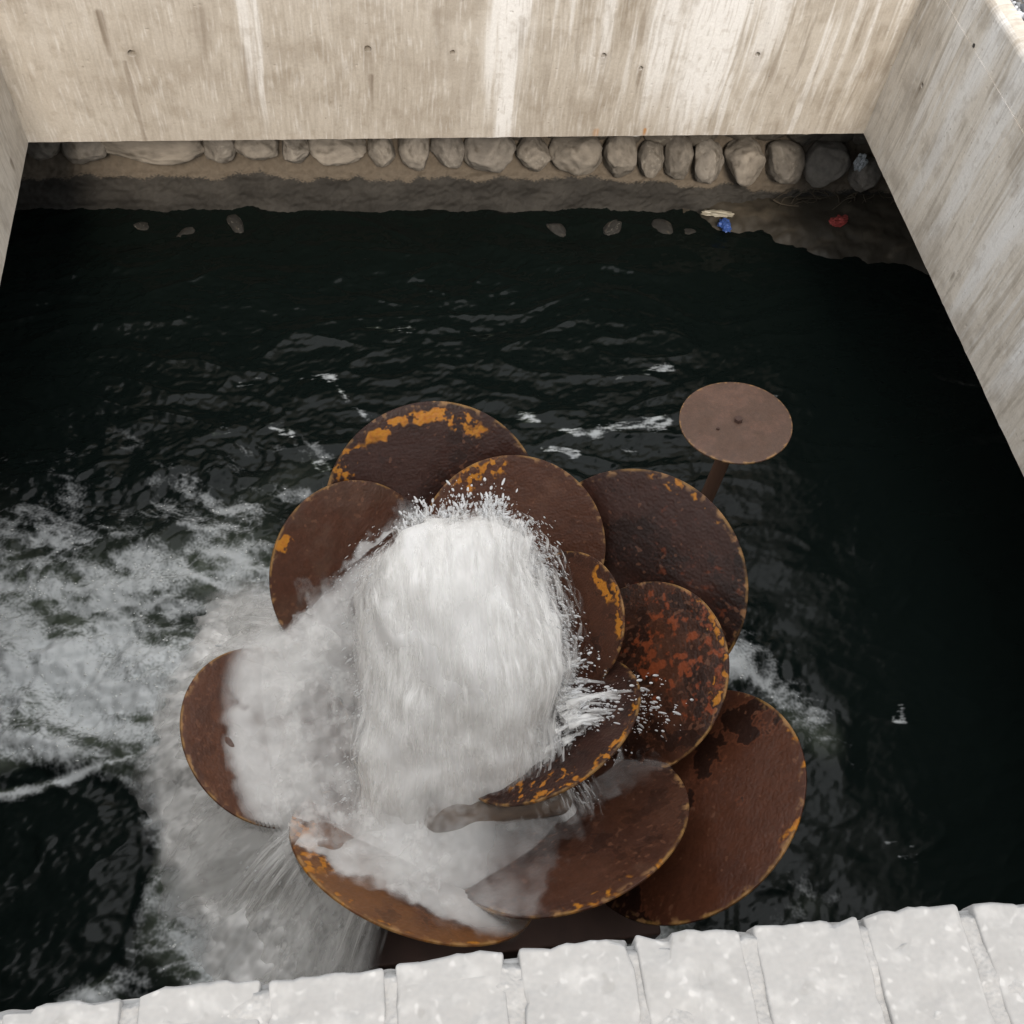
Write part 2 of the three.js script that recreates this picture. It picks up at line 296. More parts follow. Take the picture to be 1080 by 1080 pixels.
// ---------------------------------------------------------------- far bank: mortar, boulders, mud
const bankZ = x => -4.742 + 0.03 * (x - 0.68);
{
  const X0 = -3, X1 = 4.4;
  const map = tex(2048, 256, (u, v) => { // v 0 at the water, 1 at the earth on top
    const x = mix(X0, X1, u), n = fbm(x * 5, v * 4, 41, 3), n2 = noise(x * 26, v * 22, 42), n3 = noise(x * 80, v * 60, 43);
    const edge = 0.5 + 0.1 * noise(x * 2.6, 1, 44) + 0.05 * noise(x * 14, v * 3, 45) - 0.13 * sstep(1.3, 2.6, x) * (0.4 + noise(x * 6, 2, 46));
    const drip = 0.22 * sstep(0.45, 0.75, noise(x * 5.2, 7.7)) ;
    const dry = sstep(edge - drip - 0.02, edge - drip + 0.02, v + 0.03 * n3);
    let c = mix3([0.028, 0.026, 0.023], [0.05, 0.047, 0.042], clamp(0.5 + n));
    c = mix3(c, [0.15, 0.125, 0.096], dry);
    const m = 1 + 0.18 * n2 + 0.15 * n3; c = [c[0] * m, c[1] * m, c[2] * m];
    return mix3(c, [0.05, 0.042, 0.033], sstep(0.84, 0.9, v + 0.03 * n2));
  }, true);
  const prof = [[0.12, -0.25], [0.035, -0.05], [0.0, 0.02], [-0.05, 0.14], [-0.075, 0.185], [-0.1, 0.205], [-0.13, 0.29], [-0.2, 0.37], [-0.26, 0.5], [-0.31, 1.02]];
  const vs = [0, 0.08, 0.16, 0.42, 0.52, 0.58, 0.68, 0.8, 0.9, 1];
  const nv = 54;
  const g = gridGeo(900, nv, (u, vv) => {
    const x = mix(X0, X1, u); let k = 0; while (k < 8 && vs[k + 1] < vv) k++;
    const t = clamp((vv - vs[k]) / (vs[k + 1] - vs[k])); let dz = mix(prof[k][0], prof[k + 1][0], t), y = mix(prof[k][1], prof[k + 1][1], t);
    const sk = sstep(1.2, 2.8, x) * 0.05;
    const r = 0.02 * fbm(x * 4, vv * 5, 47, 3) + 0.008 * noise(x * 30, vv * 26, 48) + 0.004 * noise(x * 80, vv * 70, 49);
    y += -sk * sstep(0.1, 0.5, vv) * (1 - sstep(0.8, 0.85, vv)) + 0.6 * r * (vv < 0.85 ? 1 : 0);
    return { p: [x, y, bankZ(x) + dz + r], uv: [u, vv] };
  });
  const b = group('stone_bank', 0, 0, 0);
  const mm = mesh('mortar_bed', g, std({ map, roughness: 0.8 }), b);
  mm.userData.label = 'dark wet concrete footing with lighter mortar along its top';
  // boulders set in the mortar: [x, y, half width, half height]
  const S = [[-1.655,0.397,0.1,0.086],[-1.463,0.388,0.12,0.093],[-1.085,0.391,0.255,0.097],[-0.739,0.392,0.09,0.085],[-0.539,0.392,0.117,0.089],[-0.336,0.367,0.086,0.075],[-0.092,0.379,0.155,0.103],[0.149,0.369,0.078,0.11],[0.332,0.363,0.087,0.121],[0.517,0.373,0.096,0.101],[0.762,0.37,0.143,0.109],[1.014,0.353,0.095,0.1],[1.261,0.359,0.149,0.12],[1.521,0.338,0.094,0.128],[1.71,0.31,0.08,0.105],[1.877,0.326,0.079,0.13],[2.057,0.306,0.094,0.125],[2.273,0.316,0.122,0.14],[2.533,0.302,0.126,0.115],[2.791,0.288,0.13,0.14],[3.059,0.225,0.097,0.105],[3.3,0.23,0.11,0.1],[-1.9,0.39,0.12,0.09]];
  const r = rng(91);
  const mat = std({ vertexColors: true, roughness: 0.82 }), SC = 0.9;
  const sphere = mergeVertices(new THREE.IcosahedronGeometry(1, 17).deleteAttribute('normal').deleteAttribute('uv'));
  function stone(rx, ry, rz, seed, tone) {
    const g = sphere.clone(), p = g.attributes.position, C = new Float32Array(p.count * 3), v = new THREE.Vector3();
    const cuts = []; for (let i = 0; i < 7; i++) cuts.push([new THREE.Vector3(r() * 2 - 1, r() * 2 - 1, r() * 1.6 - 0.4).normalize(), 0.6 + 0.3 * r()]);
    const pw = 0.7 + 0.2 * r();
    for (let i = 0; i < p.count; i++) {
      v.fromBufferAttribute(p, i);
      const q = new THREE.Vector3(Math.sign(v.x) * Math.pow(Math.abs(v.x), pw), Math.sign(v.y) * Math.pow(Math.abs(v.y), pw), Math.sign(v.z) * Math.pow(Math.abs(v.z), pw));
      const L = Math.pow(Math.pow(Math.abs(v.x), 2.6) + Math.pow(Math.abs(v.y), 2.6) + Math.pow(Math.abs(v.z), 2.6), -1 / 2.6);
      q.copy(v).multiplyScalar(mix(1, L, 0.7));
      for (const [n, d] of cuts) { const e = q.dot(n) - d; if (e > 0) q.addScaledVector(n, -e * 0.65); }
      const nn = 0.12 * fbm(v.x * 1.3 + seed, v.y * 1.3, v.z * 1.3, 2) + 0.02 * fbm(v.x * 6 + seed, v.y * 6, v.z * 6, 3) + 0.008 * noise(v.x * 24 + seed, v.y * 24, v.z * 24);
      q.multiplyScalar(1.04 + nn);
      p.setXYZ(i, q.x * rx, q.y * ry, q.z * rz);
      let k = 1 + 0.3 * fbm(v.x * 3 + seed, v.y * 3, v.z * 3, 3) + 0.14 * noise(v.x * 30 + seed, v.y * 30, v.z * 30);
      let c = [tone[0] * k, tone[1] * k, tone[2] * k];
      // pale veins and chips
      const vein = 1 - Math.abs(noise(v.x * 2.2 + seed * 3, v.y * 2.2, v.z * 2.2)) * 9; if (vein > 0 && seed % 3 < 1.2) c = mix3(c, [0.5, 0.48, 0.43], vein * 0.5 * sstep(0, 0.4, noise(v.x * 5, v.y * 5, seed)));
      c = mix3(c, [0.1, 0.085, 0.065], 0.7 * sstep(0.25, 0.8, fbm(v.x * 2 + seed, v.y * 2 + 9, v.z * 2, 3)));
      C.set(c, i * 3);
    }
    g.setAttribute('color', new THREE.BufferAttribute(C, 3)); g.computeVertexNormals(); return g;
  }
  S.forEach(([x, y, a, h], i) => { y -= 0.01;
    const t = 0.23 + 0.1 * r(), w = r();
    const m = mesh('boulder', stone(a * 0.98, h * SC, Math.min(0.13, (a + h) * 0.55), i * 1.37, [t, t * (0.91 + 0.02 * w), t * (0.79 + 0.05 * w)]), mat, b);
    m.position.set(x, y, bankZ(x) - 0.085); m.rotation.z = (r() - 0.5) * (a > 0.11 ? 0.12 : 0.35);
  });
  // dark stones of the row behind, filling the gaps
  for (let i = 0; i < 26; i++) { const x = -2 + i * 0.21; const m = mesh('fill_stone', stone(0.11 + 0.04 * r(), 0.09 + 0.04 * r(), 0.08, 60 + i, [0.15, 0.135, 0.115]), mat, b); m.position.set(x + 0.05 * r(), 0.42 + 0.05 * r(), bankZ(x) - 0.22); }
  tag(b, 'low bank of rounded boulders set in mortar below the far concrete wall', 'bank');
  // loose stones at the water's edge
  const L = [[-1.22, 0.09], [-0.98, 0.07], [-0.7, 0.08], [1.16, 0.09], [1.5, 0.09], [1.8, 0.11], [1.95, 0.07]];
  L.forEach(([x, a], i) => {
    const m = mesh('wet_stone', stone(a * (0.5 + 0.5 * r()), a * 0.3, a * 0.5, 90 + i * 1.7, [0.035, 0.034, 0.031]), mat);
    m.position.set(x, -0.01, bankZ(x) + 0.1 + 0.1 * r()); m.rotation.y = r() * 3;
    tag(m, ['leftmost of the three wet stones in the water left of centre under the bank', 'middle one of the three wet stones in the water left of centre under the bank', 'rightmost of the three wet stones in the water left of centre under the bank', 'wet stone farthest left of the blue wrapper, right half of the bank foot', 'second wet stone from the left in the row beside the blue wrapper', 'third wet stone from the left in the row beside the blue wrapper', 'wet stone nearest to the pale scrap and the blue wrapper'][i], 'stone', 'wet stones at the foot of the bank');
  });
  // mud bar
  const shore = [[2.02, -4.68], [2.14, -4.56], [2.3, -4.5], [2.45, -4.45], [2.55, -4.36], [2.74, -4.26], [3.08, -4.23], [3.38, -4.08], [4.4, -3.85]];
  const zs = x => { for (let i = 0; i < shore.length - 1; i++) if (x <= shore[i + 1][0]) return mix(shore[i][1], shore[i + 1][1], clamp((x - shore[i][0]) / (shore[i + 1][0] - shore[i][0]))); return -3.85; };
  const mud = gridGeo(240, 90, (u, v) => {
    const x = mix(1.95, 4.3, u), z = mix(-4.85, -3.8, 1 - v), d = zs(x) + 0.06 * fbm(x * 6, z * 6, 50, 3) - z;
    return { p: [x, -0.03 + 0.085 * sstep(-0.12, 0.2, d) + 0.012 * fbm(x * 9, z * 9, 51, 3) + 0.035 * sstep(0.15, 0.5, d) * sstep(2.2, 3.2, x), z], uv: [x, z] };
  });
  const mudMap = tex(512, 512, (u, v) => { const n = fbm(u * 8, v * 8, 52, 4), n2 = noise(u * 90, v * 90, 53); const k = (1 + 0.3 * n + 0.12 * n2); return mix3([0.06 * k, 0.052 * k, 0.04 * k], [0.095 * k, 0.08 * k, 0.06 * k], sstep(0.1, 0.6, fbm(u * 5, v * 9, 55, 3))); }, true);
  tag(mesh('mud_bar', mud, std({ map: mudMap, roughness: 0.55 })), 'wet brown mud bar', null, null, 'structure');
  // litter
  function crumple(sx, sy, sz, seed, col, rough = 0.35) {
    const g = mergeVertices(new THREE.IcosahedronGeometry(1, 4).deleteAttribute('normal').deleteAttribute('uv')), p = g.attributes.position;
    for (let i = 0; i < p.count; i++) { const x = p.getX(i), y = p.getY(i), z = p.getZ(i), k = 1 + 0.55 * noise(x * 2.1 + seed, y * 2.1, z * 2.1) + 0.25 * noise(x * 5 + seed, y * 5, z * 5); p.setXYZ(i, x * k * sx, y * k * sy, z * k * sz); }
    const f = g.toNonIndexed(); f.computeVertexNormals(); return mesh('litter', f, std({ color: new THREE.Color().setRGB(...col), roughness: rough, flatShading: true }));
  }
  let o = crumple(0.06, 0.025, 0.035, 3, [0.5, 0.1, 0.09]); o.position.set(2.866, 0.075, -4.5); o.rotation.y = 0.3; tag(o, 'crumpled red wrapper lying on the mud bar', 'litter', 'scraps of litter on the far bank');
  o = crumple(0.035, 0.025, 0.05, 7, [0.06, 0.13, 0.42]); o.position.set(2.165, 0.045, -4.52); tag(o, 'crumpled blue wrapper at the water edge of the mud bar', 'litter', 'scraps of litter on the far bank');
  o = crumple(0.09, 0.012, 0.025, 11, [0.45, 0.42, 0.34]); o.position.set(2.13, 0.065, -4.6); o.rotation.y = -0.15; tag(o, 'flat pale scrap lying just behind the blue wrapper', 'litter', 'scraps of litter on the far bank');
  o = crumple(0.035, 0.05, 0.03, 15, [0.62, 0.68, 0.74], 0.2); o.position.set(2.975, 0.325, -4.72); tag(o, 'bluish white plastic scrap caught on the rightmost boulder', 'litter', 'scraps of litter on the far bank');
  // twigs and roots in the right corner of the bank
  const tw = []; for (let i = 0; i < 26; i++) {
    const x = 2.55 + 0.75 * r(), z = bankZ(x) - 0.02 + 0.07 * r(), y = 0.06 + 0.1 * r(), a = r() * 3.1, l = 0.06 + 0.12 * r();
    const c = new THREE.CatmullRomCurve3([0, 0.35, 0.7, 1].map(t => new THREE.Vector3(x + (t - 0.5) * l * Math.cos(a) + 0.02 * (r() - 0.5), y + (t - 0.5) * l * Math.sin(a) * 0.8 + 0.02 * (r() - 0.5), z + 0.03 * (r() - 0.5))));
    tw.push(new THREE.TubeGeometry(c, 6, 0.002 + 0.004 * r(), 5));
  }
  tag(mesh('twigs', mergeGeometries(tw), std({ color: new THREE.Color().setRGB(0.09, 0.075, 0.055), roughness: 0.9 })), 'tangle of grey twigs caught on the bank beside the mud bar', 'twigs', null, 'stuff');
}

// ---------------------------------------------------------------- steel flower
const STEEL = { brown: [0.07, 0.026, 0.0135], dark: [0.015, 0.007, 0.005], plum: [0.039, 0.0155, 0.0105], tan: [0.1, 0.054, 0.035], orange: [0.5, 0.2, 0.018], red: [0.19, 0.045, 0.016], edge: [0.33, 0.18, 0.055] };
const outer = (u, v) => { const x = (u - 0.5) * 2.04, y = (v - 0.5) * 2.04; return [Math.hypot(x, y), Math.atan2(x, y), x, y]; };
// a petal's own coordinates: angle 0 points up its slope, positive towards its local +x
function petalMap(seed, o) {
  return tex(512, 512, (u, v) => {
    const [r, a, x, y] = outer(u, v), q = seed * 5.3;
    const n1 = fbm(x * 1.6, y * 1.6, q, 4), n2 = fbm(x * (o.fine || 5), y * (o.fine || 5), q + 3, 4), n3 = noise(x * 34, y * 34, q + 6), n4 = fbm(x * 11, y * 11, q + 8, 3);
    let c = mix3(o.base, o.second || STEEL.dark, sstep(-0.1, 0.35, n1 + (o.bias || 0)) * (o.mixed ?? 0.7));
    c = mix3(c, STEEL.dark, sstep(0.1, 0.18, n2 * 0.7 + n1 * 0.5 - 0.1 + 0.1 * n3) * (o.darkness ?? 0.75));
    c = mix3(c, [o.base[0] * 1.5, o.base[1] * 1.45, o.base[2] * 1.4], sstep(0.04, 0.07, n2 * 0.7 + n1 * 0.5 - 0.1 + 0.1 * n3) * sstep(0.14, 0.105, n2 * 0.7 + n1 * 0.5 - 0.1 + 0.1 * n3) * (o.darkness ?? 0.75) * 0.8); // pale lip of each scab
    c = mix3(c, [0.16, 0.07, 0.04], sstep(0.5, 0.62, noise(x * 19, y * 19, q + 44) + 0.25 * n1) * 0.5); // scabs with hard outlines
    c = mix3(c, STEEL.tan, sstep(0.3, 0.8, fbm(x * 2.3, y * 2.3, q + 12, 4)) * (o.silt ?? 0.45)); // dried silt
    if (o.red) c = mix3(c, STEEL.red, sstep(0.0, 0.45, n4 + 0.5 * fbm(x * 1.2 + 4, y * 1.2, q, 2) - 1.5 * Math.abs(((a - o.red[0] + 9.4248) % 6.2832) - 3.1416) * o.red[2]) * o.red[1]);
    for (const [a0, aw, r0, r1, amt] of o.orange || []) { // flakes of old yellow paint near the rim
      const da = Math.abs(((a - a0 + 9.4248) % 6.2832) - 3.1416) / aw; if (da > 1.4) continue;
      const band = sstep(r0 - 0.02, r0 + 0.02, r + 0.075 * n2 + 0.05 * noise(a * 16, 3, q) * (r < (r0 + r1) / 2 ? 1 : 0)) * sstep(r1 + 0.015, r1 - 0.015, r + 0.09 * fbm(x * 7, y * 7, q + 31, 2));
      const f = band * sstep(1.15, 0.85, da + 0.3 * n2) * sstep(amt + 0.08, amt - 0.08, 0.5 + 0.5 * n4);
      c = mix3(c, mix3(STEEL.orange, [0.36, 0.12, 0.015], clamp(0.35 + n3)), f);
    }
    // worn rim
    c = mix3(c, STEEL.edge, sstep(0.972, 0.99, r + 0.008 * n4) * sstep(-0.35, 0.25, noise(a * 5, 1, q + 2) + 0.4 * n4 - 0.1) * 0.65);
    c = mix3(c, [0.3, 0.16, 0.07], sstep(0.93, 0.985, r) * sstep(0.15, 0.5, n4) * 0.6);
    const k = 1 + 0.16 * n3 + 0.14 * n4; return [c[0] * k, c[1] * k, c[2] * k];
  }, true);
}
const petalBump = tex(512, 512, (u, v) => { const [, , x, y] = outer(u, v); return 0.5 + 0.25 * fbm(x * 5, y * 5, 61, 4) + 0.1 * noise(x * 40, y * 40, 62); }, false);
const petalRough = tex(256, 256, (u, v) => { const [, , x, y] = outer(u, v); return 0.56 + 0.16 * fbm(x * 3, y * 3, 64, 3); }, false);
function discGeo(R, th) { // plate with softened rim, slightly dished; uv over its face
  const prof = [[0, 0]]; for (let i = 1; i <= 12; i++) prof.push([R * i / 12 - (i === 12 ? 0.002 : 0), 0.012 * R * Math.pow(i / 12, 2)]);
  prof.push([R, 0.012 * R - 0.002], [R, 0.012 * R - th + 0.002], [R - 0.002, 0.012 * R - th], [0, -th]);
  const g = new THREE.LatheGeometry(prof.map(p => new THREE.Vector2(p[0], p[1])).reverse(), 120), p = g.attributes.position, uv = g.attributes.uv;
  for (let i = 0; i < p.count; i++) uv.setXY(i, 0.5 + p.getX(i) / R / 2.04, 0.5 + p.getZ(i) / R / 2.04);
  g.computeVertexNormals(); return g;
}
const B = STEEL;
// x, y, z, azimuth its face leans to, tilt, radius, look
const PETALS = [
  [0.247, 0.491, -2.334, -1.464, 0.751, 0.464, { base: B.plum, second: B.dark, mixed: 0.35, silt: 0.25, darkness: 0.35, orange: [[0.0, 0.62, 0.83, 0.92, 0.62], [0.9, 0.2, 0.84, 0.99, 0.42], [-0.5, 0.2, 0.78, 0.9, 0.4]] }],
  [-0.094, 0.464, -2.068, -0.788, 0.8, 0.383, { base: B.brown, second: B.tan, mixed: 0.5, silt: 0.5, darkness: 0.15, orange: [[0.5, 0.1, 0.84, 0.96, 0.55]] }],
  [0.547, 0.544, -2.097, -1.733, 0.713, 0.383, { base: B.brown, second: [0.13, 0.06, 0.036], mixed: 0.4, silt: 0.2, darkness: 0.15, bias: -0.2, orange: [[0.5, 0.3, 0.8, 0.99, 0.48]] }],
  [1.026, 0.482, -1.919, -2.43, 0.784, 0.482, { base: B.plum, second: B.dark, mixed: 0.75, silt: 0.25, darkness: 0.5, red: [-0.9, 0.4, 0.25], orange: [[0.05, 0.35, 0.9, 0.985, 0.38]] }],
  [0.981, 0.489, -1.517, -3.139, 0.733, 0.385, { base: B.brown, second: B.dark, mixed: 0.6, silt: 0.25, darkness: 0.5, red: [0.3, 0.95, 0.22], orange: [[-0.5, 0.2, 0.86, 0.985, 0.45], [0.1, 0.6, 0.955, 0.985, 0.4]] }],
  [0.707, 0.608, -1.713, -2.882, 0.897, 0.276, { base: B.brown, second: B.plum, mixed: 0.6, silt: 0.2, darkness: 0.5, orange: [[0.1, 0.3, 0.72, 0.88, 0.68], [-0.4, 0.4, 0.9, 0.98, 0.5]] }],
  [0.579, 0.598, -1.299, 2.313, 0.775, 0.368, { base: B.plum, second: B.dark, mixed: 0.5, silt: 0.25, darkness: 0.4, orange: [[-0.1, 0.7, 0.92, 0.985, 0.46], [-0.9, 0.4, 0.7, 0.97, 0.34]] }],
  [1.062, 0.48, -1.021, 2.625, 0.758, 0.472, { base: [0.072, 0.025, 0.013], second: B.plum, mixed: 0.4, silt: 0.3, darkness: 0.85, bias: -0.1, fine: 2.6, orange: [[0.2, 0.5, 0.955, 0.99, 0.5]] }],
  [0.604, 0.5, -0.966, 1.987, 0.748, 0.448, { base: [0.07, 0.028, 0.016], second: B.plum, mixed: 0.5, silt: 0.5, darkness: 0.35, orange: [[-0.1, 0.5, 0.965, 0.99, 0.5], [-0.2, 0.25, 0.9, 0.97, 0.36]] }],
  [0.061, 0.485, -0.903, 1.036, 0.854, 0.451, { base: [0.15, 0.06, 0.021], second: B.brown, mixed: 0.7, silt: 0.4, darkness: 0.3, orange: [[-0.95, 0.4, 0.8, 0.99, 0.5], [0.2, 1.0, 0.97, 0.99, 0.42]] }],
  [-0.43, 0.469, -1.411, 0.117, 0.597, 0.354, { base: [0.095, 0.037, 0.019], second: B.brown, mixed: 0.6, silt: 0.35, darkness: 0.2, orange: [] }],
];
const UP = new THREE.Vector3(0, 1, 0);
function orient(o, az, tilt) { // local +y to the tilted normal, local +z up the slope
  const n = new THREE.Vector3(Math.sin(tilt) * Math.cos(az), Math.cos(tilt), -Math.sin(tilt) * Math.sin(az));
  const s = UP.clone().addScaledVector(n, -UP.dot(n)).normalize(), x = s.clone().cross(n).negate();
  o.quaternion.setFromRotationMatrix(new THREE.Matrix4().makeBasis(x, n, s).determinant() > 0 ? new THREE.Matrix4().makeBasis(x, n, s) : new THREE.Matrix4().makeBasis(x.negate(), n, s));
}
{
  const f = group('flower_sculpture', 0, 0, 0);
  PETALS.forEach(([x, y, z, az, tilt, R, look], i) => {
    const m = mesh('petal', discGeo(R, 0.01), new THREE.MeshPhysicalMaterial({ map: petalMap(i + 1, look), bumpMap: petalBump, bumpScale: 0.006, roughnessMap: petalRough, roughness: 0.68, specularIntensity: 0.6 }), f);
    m.position.set(x, y, z); orient(m, az, tilt);
    // arm from the hub to the back of the plate
    const a = new THREE.Vector3(x, y, z).addScaledVector(new THREE.Vector3(0, 1, 0).applyQuaternion(m.quaternion), -0.014), b = new THREE.Vector3(mix(0.38, x, 0.45), 0.02, mix(-1.45, z, 0.45));
    const c = new THREE.CatmullRomCurve3([b, new THREE.Vector3(mix(b.x, a.x, 0.4), 0.18, mix(b.z, a.z, 0.4)), a]);
    mesh('arm', new THREE.TubeGeometry(c, 10, 0.022, 10), M_rust(), f);
  });
  // hub drum standing in the river, and a stub of pipe inside the cup
  mesh('plinth', new RoundedBoxGeometry(1.14, 0.56, 1.5, 3, 0.012), M_rust(), f).position.set(0.39, -0.12, -1.37);
  const pipe = new THREE.CapsuleGeometry(0.056, 0.44, 8, 20); pipe.rotateZ(Math.PI / 2);
  const pm = mesh('pipe', pipe, M_pipe(), f); pm.position.set(0.36, 0.525, -1.04); pm.rotation.set(0, 0.03, 0.1);
  tag(f, 'rusty steel flower of tilted round plates standing in the river', 'sculpture');
  // lone plate on its own post
  const s = group('plate_on_post', 1.604, 0, -2.619);
  const map = petalMap(30, { base: B.tan, second: [0.15, 0.08, 0.055], mixed: 0.6, silt: 0.5, darkness: 0.12 });
  const d = mesh('plate', discGeo(0.249, 0.01), std({ map, bumpMap: petalBump, bumpScale: 0.003, roughnessMap: petalRough, roughness: 1 }), s);
  d.position.set(0, 0.635, 0); orient(d, -4.026, 0.148);
  const post = mesh('post', new THREE.CylinderGeometry(0.034, 0.036, 0.9, 20), std({ color: new THREE.Color().setRGB(0.16, 0.085, 0.055), roughness: 0.75 }), s); post.position.set(0.02, 0.172, 0.0);
  const bolt = mesh('bolt', new THREE.CylinderGeometry(0.017, 0.02, 0.018, 6), M_rust(), d); bolt.position.set(0.012, 0.008, 0.006);
  const bolt2 = mesh('bolt', new THREE.CylinderGeometry(0.006, 0.008, 0.008, 6), M_rust(), d); bolt2.position.set(-0.09, 0.006, -0.03);
  tag(s, 'small brown round plate on a thin post behind the flower', 'sculpture');
}
function M_rust() { return M_rust.m ??= std({ map: tex(256, 256, (u, v) => { const n = fbm(u * 8, v * 8, 71, 4), k = 1 + 0.3 * n; return [0.075 * k, 0.04 * k, 0.03 * k]; }, true), roughness: 0.7 }); }
function M_pipe() { return M_pipe.m ??= std({ map: tex(256, 256, (u, v) => { const n = fbm(u * 9, v * 9, 73, 4), k = 1 + 0.35 * n; return [0.12 * k, 0.085 * k, 0.062 * k]; }, true), roughness: 0.6 }); }
console.log('flower done');

// ---------------------------------------------------------------- water of the fountain
const JX = 0.275, JZ = -1.5; // axis of the gush
const PI2 = Math.PI * 2;
// fibres along v (the way the water runs), wrapping in u
const fibre = (seed, nu, nv, thr, soft) => tex(1024, 512, (u, v) => {
  const cx = Math.cos(u * PI2) * nu / PI2, cz = Math.sin(u * PI2) * nu / PI2;
  const w = 0.35 * noise(cx * 0.25, v * nv * 0.7, cz * 0.25 + seed);
  const a = noise(cx + w * 6, v * nv, cz + seed), b = noise(cx * 2.3 + w * 9, v * nv * 1.9, cz * 2.3 + seed + 5), c = noise(cx * 5, v * nv * 4, cz * 5 + seed + 9);
  return sstep(thr - soft, thr + soft, 0.5 + 0.5 * a + 0.34 * b + 0.2 * c);
}, false);
const foamWhite = [0.9, 0.885, 0.86];
function foamMat(alphaMap, o = {}) { return new THREE.MeshPhysicalMaterial({ color: new THREE.Color().setRGB(...foamWhite), roughness: 0.9, alphaMap, transparent: true, vertexColors: true, side: THREE.DoubleSide, transmission: 0.3, thickness: 0, ...o }); }
// the gush: it wells up at the back and pours over towards the viewer; s runs along it, a across it
const SPINE = [[-2.0, 0.55, 0.24], [-1.95, 0.95, 0.3], [-1.86, 1.12, 0.34], [-1.72, 1.2, 0.36], [-1.56, 1.19, 0.365], [-1.4, 1.08, 0.37], [-1.26, 0.92, 0.38], [-1.14, 0.74, 0.39], [-1.05, 0.56, 0.41], [-0.98, 0.44, 0.44]];
function spineAt(s) { const q = clamp(s) * (SPINE.length - 1), k = Math.min(SPINE.length - 2, Math.floor(q)), f = q - k; const g = i => SPINE[clamp(i, 0, SPINE.length - 1)], o = [];
  for (let c = 0; c < 3; c++) { const p0 = g(k - 1)[c], p1 = g(k)[c], p2 = g(k + 1)[c], p3 = g(k + 2)[c]; o.push(0.5 * (2 * p1 + (p2 - p0) * f + (2 * p0 - 5 * p1 + 4 * p2 - p3) * f * f + (3 * p1 - p0 - 3 * p2 + p3) * f * f * f)); } return o; }
function jetPoint(a, s, puff, seed) { // a -1..1
  const [z0, y0, w] = spineAt(s), th = a * Math.PI / 2, sn = Math.sin(th), cs = Math.max(0, Math.cos(th));
  const lat = Math.sign(sn) * Math.pow(Math.abs(sn), 0.85) * w, drop = 1 - Math.pow(cs, 0.75);
  let x = JX + 0.01 + lat - 0.05 * s, y = mix(y0, Math.min(y0, 0.42), drop), z = z0 + 0.1 * drop * (s - 0.35);
  // outward direction, roughly
  const nx = sn, ny = cs * 0.8 + 0.1, nz = (s - 0.4) * 1.3 * (0.4 + 0.6 * cs), nl = Math.hypot(nx, ny, nz) || 1;
  const d = puff + 0.07 * fbm(x * 3.2, y * 2.4, z * 2.6 + seed, 3) + 0.02 * noise(x * 11, y * 4, z * 5 + seed) + 0.008 * noise(x * 26, y * 8, z * 9 + seed) + 0.002 * noise(x * 60, y * 18, z * 20 + seed);
  return [x + nx / nl * d, y + ny / nl * d, z + nz / nl * d];
}
const J = group('water_gush', 0, 0, 0);
tag(J, 'white gush of water boiling up from the middle of the rusty flower', 'fountain');
// clotted froth in patches that run down the flow
const froth = (seed, nu, nv, thr, soft) => tex(768, 768, (u, v) => {
  const w = 0.5 * noise(u * nu * 0.3, v * nv * 0.3, seed + 2), a = noise(u * nu + w * 2, v * nv + w, seed), b = noise(u * nu * 2.4, v * nv * 2.2 + w * 3, seed + 5), c = noise(u * nu * 6, v * nv * 5, seed + 9);
  return sstep(thr - soft, thr + soft, 0.5 + 0.5 * a + 0.34 * b + 0.22 * c);
}, false);
{
  const core = gridGeo(340, 300, (u, s) => {
    const a = u * 2 - 1, n = fbm(u * 9, s * 5, 77, 3), end = sstep(1.0, 0.8, s + 0.12 * n), edge = sstep(1.0, 0.72, Math.abs(a) + 0.25 * n * (0.6 + 0.4 * (a > 0)));
    return { p: jetPoint(a, s, 0, 100), uv: [u, s], c: [1, 1, 1, clamp(end * edge)] };
  });
  mesh('water_core', core, foamMat(null, { roughness: 0.9, transmission: 0.25 }), J);
  const al = [froth(1, 24, 5, 0.45, 0.4), froth(2, 38, 8, 0.62, 0.34), froth(3, 54, 12, 0.74, 0.28)];
  [0.022, 0.045, 0.075].forEach((puff, i) => {
    const g = gridGeo(260, 220, (u, s) => {
      const a = u * 2 - 1, n = fbm(u * 7 + i * 3, s * 6, 90 + i, 3), right = sstep(-0.2, 0.7, a);
      const al = sstep(1.0, 0.8, s + 0.15 * n) * sstep(0, 0.08, s) * sstep(1.05, 0.6, Math.abs(a) + 0.4 * n) * clamp(0.35 + 0.35 * Math.abs(a) + 0.9 * n + 0.3 * right * (i > 0));
      return { p: jetPoint(a, s, puff * (0.6 + 0.8 * right + 0.5 * n), 100 + (i + 1) * 0.1), uv: [u, s], c: [1, 1, 1, clamp(al)] };
    });
    mesh('spray_veil', g, foamMat(al[i]), J);
  });
}
